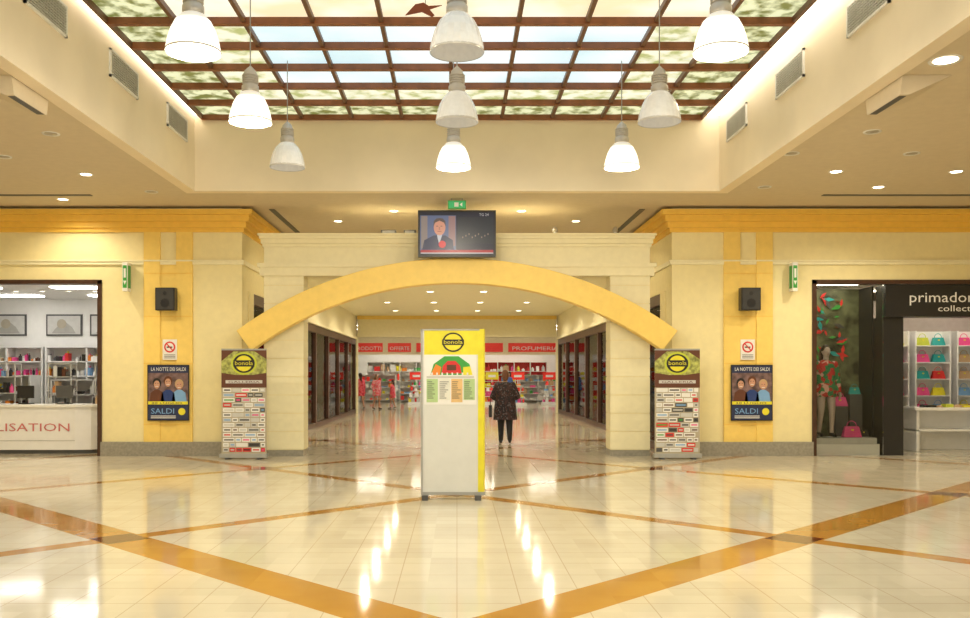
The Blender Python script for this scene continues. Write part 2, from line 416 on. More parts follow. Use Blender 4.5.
b.box(-.25,.25,ty+.09,17.55,4.40,4.48,grey); b.box(-.2,.2,ty+.09,ty+.12,4.0,4.6,dgrey); b.box(-.2,.2,17.5,17.7,4.375,4.42,grey)
b.build('wall_mounted_tv')
b=MB(); b.box(-.17,.17,16.80,16.86,4.70,4.86,green); b.box(-.15,.15,16.795,16.80,4.72,4.84,em('exit_green',(.05,.55,.18),.6)); b.box(-.05,.03,16.79,16.795,4.74,4.82,white); b.prism([(.05,4.78),(.1,4.74),(.1,4.82)],16.79,16.795,white)
b.tube((-.1,16.83,4.86),(-.1,16.83,CH),.01,grey); b.tube((.1,16.83,4.86),(.1,16.83,CH),.01,grey); b.build('exit_sign')
for x,w in((-1.5,.3),(-1.05,.24)):
    b=MB(); b.box(x,x+w,17.75,17.9,4.37,4.46,dgrey); b.box(x+.03,x+w-.03,17.74,17.75,4.385,4.445,grey); b.build('junction_box')
for x in(1.95,3.15):
    b=MB(); b.tube((x,17.9,4.37),(x,17.9,4.44),.03,white,12); b.lathe([(.05,0),(.06,.03),(.04,.09),(.001,.11)],(x,17.9,4.44),lampoff,14); b.build('spot_lamp')

def speaker(x):
    b=MB(); b.box(x-.19,x+.19,17.50,17.68,2.86,3.30,black)
    b.box(x-.17,x+.17,17.49,17.50,2.88,3.28,mat('speaker_grille',(.035,.035,.035),.6))
    b.disc(x,17.487,3.0,.09,black); b.disc(x,17.487,3.19,.04,black)
    b.box(x-.04,x+.04,17.68,17.75,3.0,3.14,grey); b.build('wall_speaker',bevel=.006)
speaker(-5.68); speaker(5.72)
def nosmoke(x):
    b=MB(); y=17.755 -.02; b.box(x-.14,x+.14,y,y+.012,1.9,2.3,white)
    b.disc(x,y-.004,2.15,.11,red,n=28); b.disc(x,y-.007,2.15,.08,white,n=28)
    b.box(x-.06,x+.05,y-.009,y-.004,2.135,2.16,black)
    b.prism([(x-.075,2.215),(x-.06,2.23),(x+.075,2.085),(x+.06,2.07)][::-1],y-.012,y-.008,red)
    for k in range(3): b.box(x-.11,x+.11,y-.003,y,1.93+k*.03,1.942+k*.03,dgrey)
    b.build('no_smoking_sign')
nosmoke(-5.66); nosmoke(5.73)
navy=mat('poster_navy',(.02,.03,.09),.3)
def poster(x):
    b=MB(); y=17.70; w=.39
    b.box(x-w-.02,x+w+.02,y,y+.02,.70,1.80,black)
    b.box(x-w,x+w,y-.003,y,.72,1.78,navy)
    b.text('LA NOTTE DEI SALDI',x-w+.05,y-.005,1.68,.1,white,w=.68)
    b.box(x-w,x+w,y-.005,y-.003,1.05,1.64,mat('poster_mid',(.16,.10,.10),.3,var=.6,scale=9))
    for (dx_,dz,cl,hc) in((-.22,1.42,maroon,black),(.0,1.46,blue,maroon),(.22,1.40,lblue,tan)):
        b.prism([(x+dx_-.15,1.05),(x+dx_+.15,1.05),(x+dx_+.12,1.25),(x+dx_+.04,1.31),(x+dx_-.04,1.31),(x+dx_-.12,1.25)],y-.008,y-.005,cl)
        b.disc(x+dx_,y-.011,dz+.02,.10,hc,sx=.85); b.disc(x+dx_,y-.014,dz-.01,.08,skin,sx=.75)
        b.box(x+dx_-.03,x+dx_+.03,y-.0165,y-.013,dz-.05,dz-.04,white)
        for s in(-1,1): b.box(x+dx_+s*.025-.01,x+dx_+s*.025+.01,y-.0165,y-.013,dz+.01,dz+.02,black)
    b.box(x-w,x+w,y-.014,y-.003,1.02,1.08,yprint)
    b.text('30 LUGLIO',x-w+.06,y-.016,1.03,.055,navy,w=.6)
    b.text('SALDI',x-w+.05,y-.005,.84,.15,lblue,w=.45)
    b.disc(x+.27,y-.008,.88,.07,yprint)
    for k in range(2): b.box(x-w+.05,x+.15,y-.005,y-.003,.75+k*.035,.765+k*.035,white)
    for s in(-1,1): b.box(x+s*.3-.02,x+s*.3+.02,y+.02,17.75,1.2,1.3,grey)
    b.build('wall_poster')
poster(-5.68); poster(5.80)
def flag(x):
    b=MB(); b.box(x-.05,x+.05,17.56,17.75,3.24,3.80,white)
    b.box(x-.038,x+.038,17.555,17.56,3.30,3.74,green); b.box(x-.02,x+.02,17.55,17.555,3.5,3.68,white); b.prism([(x-.03,3.44),(x,3.36),(x+.03,3.44)],17.55,17.555,white)
    for s in(-1,1): b.box(x+s*.05,x+s*.053,17.58,17.73,3.3,3.74,green)
    b.box(x-.02,x+.02,17.75,17.8,3.3,3.74,grey); b.build('projecting_exit_sign')
flag(-6.48); flag(6.60)

def banner(x):
    b=MB(); y=17.16; w=.43
    b.box(x-w-.02,x+w+.02,y-.09,y+.09,.03,.10,grey)
    for s in(-1,1): b.box(x+s*.3-.03,x+s*.3+.03,y-.14,y+.14,0,.03,dgrey)
    b.tube((x,y+.04,.1),(x,y+.04,2.06),.012,grey); b.box(x-w,x+w,y-.012,y+.012,2.07,2.10,grey)
    b.box(x-w,x+w,y-.003,y+.003,.10,2.07,mat('banner_beige',(.45,.40,.29),.4))
    b.box(x-w,x+w,y-.006,y-.003,1.36,2.07,maroon)
    b.prism([(x-w,1.64),(x-.15,1.60),(x+.15,1.60),(x+w,1.64),(x+w,1.90),(x+.2,2.05),(x-.2,2.05),(x-w,1.86)],y-.008,y-.006,mat('banner_leaf',(.36,.38,.10),.4,var=.6,scale=14))
    b.disc(x,y-.011,1.82,.215,lime,sx=1.15,n=32); b.disc(x,y-.014,1.82,.18,black,sx=1.15,n=32); b.disc(x,y-.017,1.82,.15,yprint,sx=1.05,n=32)
    b.box(x-.2,x+.2,y-.019,y-.015,1.76,1.88,black); b.text('bonola',x,y-.021,1.79,.11,yprint,w=.34,align='CENTER')
    b.box(x-w+.08,x+w-.08,y-.009,y-.006,1.44,1.50,lgrey); b.text('GALLERIA',x,y-.011,1.45,.05,maroon,w=.6,align='CENTER')
    rnd=random.Random(int(x*10)); pal=[white,lgrey,lgrey,black,dgrey,red,green,dgrey,dgrey,lblue,maroon,pink]
    z=1.35
    while z>.2:
        xx=x-w+.03
        while xx<x+w-.10:
            ww=rnd.choice([.11,.16,.22]); 
            if xx+ww>x+w-.03: ww=x+w-.03-xx
            bg=rnd.choice([white,white,lgrey,lgrey,white,dgrey,white,red]); b.box(xx,xx+ww,y-.005,y-.003,z-.075,z,bg)
            fg=rnd.choice(pal); b.box(xx+.02,xx+ww-.02,y-.007,y-.005,z-.05,z-.025,fg)
            xx+=ww+.015
        z-=.095
    b.build('rollup_banner')
banner(-4.06); banner(4.20)

# ---------------------------------------------------------------- kiosk
b=MB(); ky=11.55
kx0,kx1=-.44,.27
b.box(kx0,kx1,ky,ky+.10,.10,2.17,mat('totem_grey',(.70,.71,.69),.35,var=.02))
pts=[(kx1,ky-.01),(kx1+.07,ky+.0),(kx1+.09,ky+.05),(kx1+.08,ky+.12),(kx1,ky+.12)]
b.prismz(pts,.10,2.19,yprint)
b.box(kx0-.02,kx1+.02,ky-.01,ky+.12,2.17,2.19,grey)
b.box(kx0-.025,kx0,ky-.01,ky+.11,.10,2.19,grey)
b.box(kx0-.02,kx1+.09,ky-.02,ky+.14,.06,.10,grey)
for xx in(kx0+.03,kx1-.0):
    b.box(xx-.04,xx+.04,ky-.10,ky+.22,0,.06,dgrey)
b.box(kx0+.02,kx1,ky-.006,ky,1.86,2.17,yprint)
b.disc(-.05,ky-.010,2.02,.125,black,sx=1.1,n=32); b.disc(-.05,ky-.013,2.02,.105,yprint,sx=1.1,n=32)
b.box(-.19,.09,ky-.016,ky-.012,1.985,2.055,black); b.text('bonola',-.05,ky-.018,2.0,.07,yprint,w=.24,align='CENTER')
b.box(kx0+.02,kx1-.02,ky-.005,ky,1.22,1.86,gwhite)
b.prism([(-.34,1.60),(.20,1.60),(.16,1.74),(.02,1.84),(-.16,1.84),(-.30,1.74)],ky-.008,ky-.005,green)
b.prism([(-.20,1.62),(.06,1.62),(.04,1.72),(-.02,1.78),(-.12,1.78),(-.18,1.72)],ky-.011,ky-.008,red)
b.prism([(-.34,1.60),(-.22,1.60),(-.20,1.70),(-.27,1.74)],ky-.012,ky-.008,orange)
b.prism([(.08,1.60),(.20,1.60),(.17,1.71),(.08,1.70)],ky-.012,ky-.008,yprint)
b.box(-.13,-.01,ky-.014,ky-.011,1.66,1.73,maroon)
for k in range(8): b.box(-.33+k*.065,-.31+k*.065,ky-.013,ky-.005,1.60,1.63,white)
cols=[mat('list_green',(.45,.62,.30),.4),mat('list_white',(.75,.75,.68),.4),mat('list_orange',(.75,.50,.22),.4),mat('list_green',(.45,.62,.30),.4)]
for i in range(4):
    x=-.39+i*.158; b.box(x,x+.145,ky-.008,ky-.005,1.25+(.03 if i%2 else 0),1.55,cols[i])
    for k in range(9): b.box(x+.01,x+.07+.06*random.random(),ky-.010,ky-.008,1.30+k*.026,1.308+k*.026,dgrey)
b.box(-.39,.22,ky-.008,ky-.005,1.56,1.585,lgrey)
b.build('mall_directory_totem')

# ---------------------------------------------------------------- shops
def shell(name,x0,x1,y0,y1,h,wm,cm=None):
    b=MB(); cm=cm or white
    b.box(x0,x1,y1,y1+.1,0,h,wm); b.box(x0-.1,x0,y0,y1+.1,0,h,wm); b.box(x1,x1+.1,y0,y1+.1,0,h,wm); b.box(x0-.1,x1+.1,y0,y1+.1,h,h+.1,cm)
    return b.build(name)
shell('wall_shop_left',-12.9,-7.05,18.3,22.6,3.5,white)
shell('wall_shop_right',7.1,13.5,18.3,23.0,3.5,white)
def shopframe(x0,x1,h,name):
    b=MB(); y0,y1=17.76,17.98
    b.box(x0,x0+.08,y0,y1,0,h,brown); b.box(x1-.08,x1,y0,y1,0,h,brown); b.box(x0,x1,y0,y1,h-.08,h,brown)
    return b.build(name)
shopframe(-12.2,-7.02,3.48,'door_frame_1')
shopframe(7.02,12.2,3.48,'door_frame_2')
def lpanel(x,y,z,w,d,m=panel,name='ceiling_light_panel'):
    b=MB(); b.box(x-w/2,x+w/2,y-d/2,y+d/2,z-.03,z-.01,m); b.box(x-w/2-.03,x+w/2+.03,y-d/2-.03,y+d/2+.03,z-.01,z-.001,white); b.build(name)
for x in(-8.2,-10.4):
    for y in(19.4,21.4): lpanel(x,y,3.5,1.0,.4)
for x in(-7.6,-8.2,-8.8,-9.4,-10,-10.6):
    for y in (18.8,20.4): downlight(x,y,3.5,1,.06,0)
b=MB()
ctext=mat('counter_text_red',(.6,.18,.18),.4)
pts=[(-12.1,18.25),(-7.75,18.25),(-7.45,18.32),(-7.27,18.5),(-7.22,18.9),(-12.1,18.9)]
b.prismz(pts,.08,.95,gwhite); b.prismz([(x*1.0,y+.04) for x,y in pts],0,.08,dgrey)
b.prismz([(-12.1,18.2),(-7.73,18.2),(-7.4,18.28),(-7.2,18.5),(-7.17,18.94),(-12.1,18.94)],.95,1.0,white)
b.text('LOCALISATION',-10.3,18.24,.46,.23,ctext,w=2.42)
b.box(-12.1,-7.75,18.243,18.25,.26,.28,lgrey)
b.build('shop_counter')
def goods_row(b,x0,x1,y,z,d=.15,hmin=.1,hmax=.25,wmin=.05,wmax=.12,pal=GOODS,rnd=random):
    x=x0
    while x<x1-wmin:
        w=rnd.uniform(wmin,wmax); w=min(w,x1-x); h=rnd.uniform(hmin,hmax)
        if rnd.random()<.35:
            r=min(w*.4,d*.45); b.lathe([(r,0),(r,h*.7),(r*.4,h*.8),(r*.4,h),(.001,h)],(x+w/2,y+d/2,z),rnd.choice(pal),8)
        else:
            b.box(x,x+w*.85,y,y+d,z,z+h,rnd.choice(pal)); 
            if rnd.random()<.4: b.box(x+w*.3,x+w*.55,y+d*.3,y+d*.6,z+h,z+h*1.25,rnd.choice(pal))
        x+=w+(rnd.uniform(0,.1) if rnd.random()<.3 else 0)
def shelving(name,x0,x1,y0,y1,h,levels,fm,pal,back=None,fill=(.3,.8),**k):
    b=MB(); b.box(x0,x1,y1-.03,y1,0,h,back or fm)
    n=max(1,round((x1-x0)/1.0))
    for i in range(n+1):
        x=x0+(x1-x0)*i/n; b.box(x-.02,x+.02,y0,y1,0,h,fm)
    for i in range(levels):
        z=.12+i*(h-.15)/levels; b.box(x0,x1,y0,y1-.03,z,z+.03,fm); gap=(h-.15)/levels-.05
        goods_row(b,x0+.03,x1-.03,y0+.04,z+.03,d=min(.2,(y1-y0)*.6),hmin=gap*fill[0],hmax=gap*fill[1],pal=pal,**k)
    b.box(x0,x1,y0,y1,h-.03,h,fm); b.build(name)
cos=[dgrey,black,white,tan,lgrey,pink,red,gwhite,maroon,lblue,orange,black,white,yprint]
shelving('cosmetics_shelf',-12.8,-10.2,22.1,22.55,2.3,6,gwhite,cos,fill=(.2,.65))
shelving('cosmetics_shelf',-10.1,-7.1,22.1,22.55,2.3,6,gwhite,cos,fill=(.2,.65))
shelving('product_gondola',-11.6,-9.6,20.2,20.7,1.6,4,lgrey,cos,fill=(.2,.7),wmax=.22)
shelving('product_gondola',-9.2,-7.3,20.4,20.8,1.5,4,lgrey,cos,fill=(.2,.7),wmax=.22)
for x in(-11.25,-9.85,-8.75):
    b=MB(); b.box(x-.45,x+.45,22.56,22.6,2.58,3.12,dgrey); b.box(x-.41,x+.41,22.55,22.56,2.62,3.08,lgrey); 
    b.prism([(x-.3,2.64),(x+.3,2.64),(x+.2,2.8),(x+.05,2.92),(x-.1,2.86),(x-.22,2.75)],22.54,22.55,grey); b.disc(x-.05,22.535,2.88,.12,lampoff); b.build('framed_picture')
for (x,c) in((-8.9,black),(-8.1,dgrey)):
    b=MB(); b.box(x-.12,x+.12,18.5,18.7,1.0,1.02,black); b.box(x-.02,x+.02,18.6,18.63,1.02,1.15,black); b.box(x-.17,x+.17,18.56,18.59,1.12,1.38,c); b.build('cash_register_screen')
b=MB(); 
for i in range(5): b.lathe([(.025,0),(.025,.12),(.01,.14),(.01,.18)],(-7.4-.08*(i%3),18.6+.07*i,1.0),random.choice([red,tan,black,white]),10,close=True)
b.build('perfume_bottles')
for x0 in(-8.75,-9.95,-7.75):
    b=MB()
    for z in (.3,.75,1.2,1.55): b.box(x0,x0+.5,19.25,19.55,z,z+.02,lgrey); goods_row(b,x0+.03,x0+.45,19.3,z+.02,d=.15,pal=cos,hmin=.08,hmax=.25)
    for x in(x0,x0+.48):
        for y in(19.25,19.53): b.box(x,x+.02,y,y+.02,0,1.85,lgrey)
    b.box(x0,x0+.5,19.25,19.55,1.83,1.85,lgrey); b.build('display_rack')
# right shop
b=MB()
b.box(8.47,8.88,17.9,18.3,0,2.75,black)
b.box(8.47,12.1,17.8,18.2,2.75,3.39,black)
b.box(11.7,12.1,17.9,18.3,0,2.75,black)
b.text('primadonna',8.93,17.79,3.04,.29,gwhite,w=1.62)
b.text('collection',9.50,17.79,2.86,.17,gwhite,w=.95)
b.build('shop_sign_portal')
b=MB(); b.box(7.11,8.46,17.86,17.88,.02,3.39,GLASS); b.build('window_1')
b=MB()
flor=mat('floral_backdrop',(.09,.10,.05),.5,var=.9,scale=4)
b.box(7.12,8.45,18.9,18.95,0,3.4,flor)
b.box(8.44,8.47,18.3,18.95,0,3.4,black)
rnd=random.Random(3)
for i in range(90):
    x=7.15+rnd.random()*.95; z=1.0+rnd.random()*2.35; r=rnd.uniform(.06,.14); a=rnd.uniform(0,3.1)
    c_,s_=math.cos(a),math.sin(a); y=18.88-rnd.random()*.02
    b.prism([(x-r*c_,z-r*s_),(x+.35*r*s_,z-.35*r*c_),(x+r*c_,z+r*s_),(x-.35*r*s_,z+.35*r*c_)],y,y+.004,rnd.choice([green,teal,maroon,green,dgrey,red]))
b.build('wall_window_backdrop')
def bag_geo(b,x,y,z,c,s=1.0):
    w=.17*s;h=.20*s;d=.06*s
    vs=[(x-w,y-d,z),(x+w,y-d,z),(x+w,y+d,z),(x-w,y+d,z),(x-w*.75,y-d*.4,z+h),(x+w*.75,y-d*.4,z+h),(x+w*.75,y+d*.4,z+h),(x-w*.75,y+d*.4,z+h)]
    b.add(vs,[(0,3,2,1),(4,5,6,7),(0,1,5,4),(1,2,6,5),(2,3,7,6),(3,0,4,7)],c)
    pr=None
    for i in range(9):
        a=math.pi*i/8; p=(x-.09*s*math.cos(a),y,z+h+.10*s*math.sin(a))
        if pr: b.tube(pr,p,.008*s,c,6)
        pr=p
    b.box(x-.02*s,x+.02*s,y-d*.9,y-d*.5,z+h*.6,z+h*.75,yprint)
def handbag(x,y,z,c,s=1.0):
    b=MB(); bag_geo(b,x,y,z,c,s); b.build('handbag',bevel=.008)
b=MB(); b.box(7.12,8.43,17.95,18.84,0,.22,gwhite); b.box(7.15,8.4,18.0,18.50,.22,.34,lgrey); b.build('window_platform')
b=MB(); b.box(7.82,8.08,18.60,18.82,.22,.95,dgrey); b.build('display_plinth')
b=MB(); b.box(8.12,8.38,18.60,18.82,.22,1.2,dgrey); b.build('display_plinth')
handbag(7.98,18.2,.341,pink,1.1); handbag(8.27,18.32,.341,black,.7)
handbag(7.95,18.71,.951,pink,.95); handbag(8.26,18.71,1.201,teal,.7)
bags=[pink,red,teal,lime,orange,yprint,lblue,black,tan,pink]
b=MB(); b.box(8.9,13.4,20.8,20.9,0,3.3,mat('shop_back_grey',(.35,.30,.28),.5)); b.build('wall_shop_back')
for x0 in(9.5,10.45,11.4):
    b=MB()
    b.box(x0,x0+.75,20.75,20.79,0,2.6,gwhite)
    for k in range(6): b.box(x0,x0+.75,20.45,20.75,.35+k*.38,.37+k*.38,gwhite)
    b.box(x0-.03,x0,20.45,20.79,0,2.6,gwhite); b.box(x0+.75,x0+.78,20.45,20.79,0,2.6,gwhite)
    for k in range(6):
        for q in range(2): bag_geo(b,x0+.2+q*.36,20.6,.375+k*.38,random.choice(bags),.9)
    b.build('handbag_shelf')
b=MB(); b.box(9.55,11.6,18.75,19.4,.86,.92,gwhite); b.box(9.6,9.66,18.8,19.35,0,.86,gwhite); b.box(11.5,11.56,18.8,19.35,0,.86,gwhite); b.box(9.6,11.5,18.8,19.35,.42,.46,gwhite); b.box(9.66,11.5,19.3,19.33,.0,.86,gwhite); b.build('display_table',bevel=.005)
b=MB(); goods_row(b,9.75,11.3,18.9,.92,d=.2,hmin=.03,hmax=.08,wmin=.12,wmax=.22,pal=bags); b.build('folded_goods')
for x in(9.8,11.4):
    for y in(19.0,20.1): lpanel(x,y,3.5,.9,.3,panelw)
lpanel(7.8,18.5,3.48,.9,.2,panelw)
b=MB(); b.box(12.3,13.4,18.9,19.0,0,3.3,white); b.build('wall_shop_partition')

# ---------------------------------------------------------------- corridor storefronts
CG=glass_mat('storefront_glass',1.12)
def storefront(sx,y0,y1,h,name,dark):
    b=MB(); xa,xb=sx*4.27,sx*4.42
    b.box(xa,xb,y0,y1,h-.22,h,brown); b.box(xa,xb,y0,y1,0,.15,brown)
    n=max(1,round((y1-y0)/2.6))
    for i in range(n+1):
        y=y0+(y1-y0)*i/n; w=.10
        b.box(sx*4.27,sx*4.36,max(y0,y-w),min(y1,y+w),0,h,brown)
    b.box(sx*4.34,sx*4.35,y0,y1,.15,h-.22,CG)
    b.build(name)
    b=MB()
    pb=mat('display_back_warm',(.55,.38,.22),.5) if dark else white
    b.box(sx*5.9,sx*6.0,y0-.1,y1+.1,0,h+.1,pb); b.box(sx*4.5,sx*6.0,y0-.1,y0,0,h+.1,pb); b.box(sx*4.5,sx*6.0,y1,y1+.1,0,h+.1,pb); b.box(sx*4.43,sx*6.0,y0-.1,y1+.1,h,h+.1,white)
    b.build('wall_display_'+name[-1])
    yy=y0+1.2
    while yy<y1-.4:
        b=MB()
        b.box(sx*4.55,sx*5.8,yy,yy+.06,0,2.5,tan if dark else gwhite)
        for z in(.4,.95,1.5,2.05):
            b.box(sx*4.55,sx*5.8,yy-.3,yy,z,z+.03,gwhite)
            q=4.6
            while q<5.7:
                w=random.uniform(.08,.2); b.box(sx*q,sx*(q+w*.8),yy-.25,yy-.08,z+.03,z+.03+random.uniform(.15,.42),random.choice(GOODS)); q+=w
        b.build('merchandise_shelf')
        lpanel(sx*5.1,yy-.7,h,.8,.25,panelw)
        yy+=2.6
storefront(-1,18.72,20.88,3.3,'window_2',1); storefront(1,18.72,20.88,3.3,'window_3',1)
storefront(-1,22.02,37.98,3.1,'window_4',1); storefront(1,22.02,37.98,3.1,'window_5',0)

# ---------------------------------------------------------------- far store
b=MB()
redsign=mat('store_red',(.66,.03,.02),.4,emit=.2,ec=(.8,.03,.02))
b.box(-8.9,8.9,50.9,51.2,2.75,3.95,cream2)
for (x0,x1) in((-6.0,-4.2),(-3.9,-2.6),(-2.3,-1.2),(1.2,2.6),(2.9,6.0)): b.box(x0,x1,50.85,50.9,2.9,3.4,redsign)
b.text('PRODOTTI',-5.8,50.83,3.0,.3,gwhite,w=1.5); b.text('OFFERTE',-3.8,50.83,3.0,.3,gwhite,w=1.1); b.text('PROFUMERIA',3.1,50.83,3.0,.3,gwhite,w=2.6)
for x in(-8.9,-6.1,-1.1,1.0,6.0): b.box(x,x+.35,50.9,51.2,0,2.75,cream2)
b.build('store_facade')
b=MB(); b.box(-9,9,58,58.1,0,3.95,white); b.build('wall_far')
b=MB(); b.box(-9.1,-9,38.3,58,0,3.95,white); b.build('wall_far_left')
b=MB(); b.box(9,9.1,38.3,58,0,3.95,white); b.build('wall_far_right')
rp=[red,white,pink,redsign,orange,white,pink,yprint,green,lgrey,gwhite,lblue,tan,white]
for (x0,x1,y,bk) in((-5.7,-3.6,52.5,white),(-3.3,-1.3,52.2,white),(1.4,3.4,52.2,red),(3.7,5.8,52.6,white),(-5.5,-1.5,55,white),(1.5,5.5,55,red),(-.9,.8,54,redsign)):
    shelving('store_shelf',x0,x1,y,y+.5,1.6 if y<54 else 2.4,4,white,rp,back=bk,wmin=.12,wmax=.5,fill=(.2,.8))
rnd=random.Random(11)
for (x,y) in((-2.2,48.5),(1.9,48.8),(3.2,47.2),(5.0,48.6)):
    b=MB(); b.box(x-.45,x+.45,y-.3,y+.3,0,.12,white)
    for k in range(4):
        hw=.42-.05*k; b.box(x-hw,x+hw,y-.28+.03*k,y+.28-.03*k,.12+k*.3,.15+k*.3,white)
        goods_row(b,x-hw+.02,x+hw-.02,y-.2,.15+k*.3,d=.3,hmin=.1,hmax=.24,wmin=.1,wmax=.25,pal=rp,rnd=rnd)
    b.box(x-.03,x+.03,y+.1,y+.14,.12,1.6,white); b.box(x-.35,x+.35,y+.08,y+.1,1.35,1.75,rnd.choice([redsign,yprint,redsign])); b.box(x-.2,x+.2,y+.07,y+.08,1.48,1.6,gwhite)
    b.build('promotional_display_stand')
pfar=mat('store_light_panel',(1,1,1),.4,emit=20,ec=(1,.92,.78))
for y in(42.5,46,53,56):
    for x in(-4.5,-1.5,1.5,4.5): lpanel(x,y,3.95,1.6,.4,pfar)
for y in(40,50):
    for x in(-4,-1.4,1.4,4): downlight(x,y,3.95,1,.12,0)
b=MB(); b.box(-4.2,4.2,38.0,38.3,3.2,4.1,cream2); b.box(-4.2,4.2,37.93,38.37,3.2,3.3,cream2); b.box(-4.2,4.2,37.9,38.4,3.95,4.1,yellow2); trim(b)

# ---------------------------------------------------------------- people
class Blob:
    def __init__(s): s.bm=bmesh.new()
    def ell(s,c,r,rot=None):
        M_=Matrix.Translation(c)@(rot.to_4x4() if rot else Matrix())@Matrix.Diagonal((*r,1))
        bmesh.ops.create_icosphere(s.bm,subdivisions=3,radius=1,matrix=M_)
    def cap(s,p0,p1,r0,r1):
        p0=Vector(p0);p1=Vector(p1);d=p1-p0
        q=d.to_track_quat('Z','Y').to_matrix().to_4x4()
        bmesh.ops.create_cone(s.bm,cap_ends=True,segments=16,radius1=r0,radius2=r1,depth=d.length,matrix=Matrix.Translation((p0+p1)/2)@q)
        s.ell(p0,(r0,)*3); s.ell(p1,(r1,)*3)
    def loft(s,secs,n=24):
        rings=[]
        for (z,cx,cy,rx,ry) in secs:
            rings.append([s.bm.verts.new((cx+rx*math.cos(2*math.pi*i/n),cy+ry*math.sin(2*math.pi*i/n),z)) for i in range(n)])
        for a,b_ in zip(rings,rings[1:]):
            for i in range(n): s.bm.faces.new((a[i],a[(i+1)%n],b_[(i+1)%n],b_[i]))
        s.bm.faces.new(rings[0][::-1]); s.bm.faces.new(rings[-1])
    def build(s,name,voxel,mats,rule,parent,smooth=6):
        bmesh.ops.recalc_face_normals(s.bm,faces=s.bm.faces)
        me=bpy.data.meshes.new(name); s.bm.to_mesh(me); s.bm.free()
        ob=bpy.data.objects.new(name,me); COL.objects.link(ob)
        r=ob.modifiers.new('r','REMESH'); r.mode='VOXEL'; r.voxel_size=voxel; r.use_smooth_shade=True
        sm=ob.modifiers.new('s','SMOOTH'); sm.iterations=smooth; sm.factor=.5
        dg=bpy.context.evaluated_depsgraph_get(); dg.update()
        me2=bpy.data.meshes.new_from_object(ob.evaluated_get(dg)); ob.modifiers.clear(); ob.data=me2
        me2.materials.clear()
        for m_ in mats: me2.materials.append(m_)
        for p in me2.polygons: p.material_index=rule(p.center); p.use_smooth=True
        ob.parent=parent; return ob
def pattern_mat(name,c1,c2,c3,scale):
    m=bpy.data.materials.new(name); m.use_nodes=True; nt=m.node_tree; b=nt.nodes['Principled BSDF']
    tc=nt.nodes.new('ShaderNodeTexCoord'); v=nt.nodes.new('ShaderNodeTexVoronoi'); v.inputs['Scale'].default_value=scale
    nt.links.new(tc.outputs['Object'],v.inputs['Vector'])
    r=nt.nodes.new('ShaderNodeValToRGB'); r.color_ramp.interpolation='CONSTANT'
    r.color_ramp.elements[0].color=(*c1,1); r.color_ramp.elements[1].color=(*c2,1); r.color_ramp.elements[1].position=.45
    e=r.color_ramp.elements.new(.75); e.color=(*c3,1)
    nt.links.new(v.outputs['Color'],r.inputs['Fac']); nt.links.new(r.outputs[0],b.inputs['Base Color']); b.inputs['Roughness'].default_value=.8
    return m
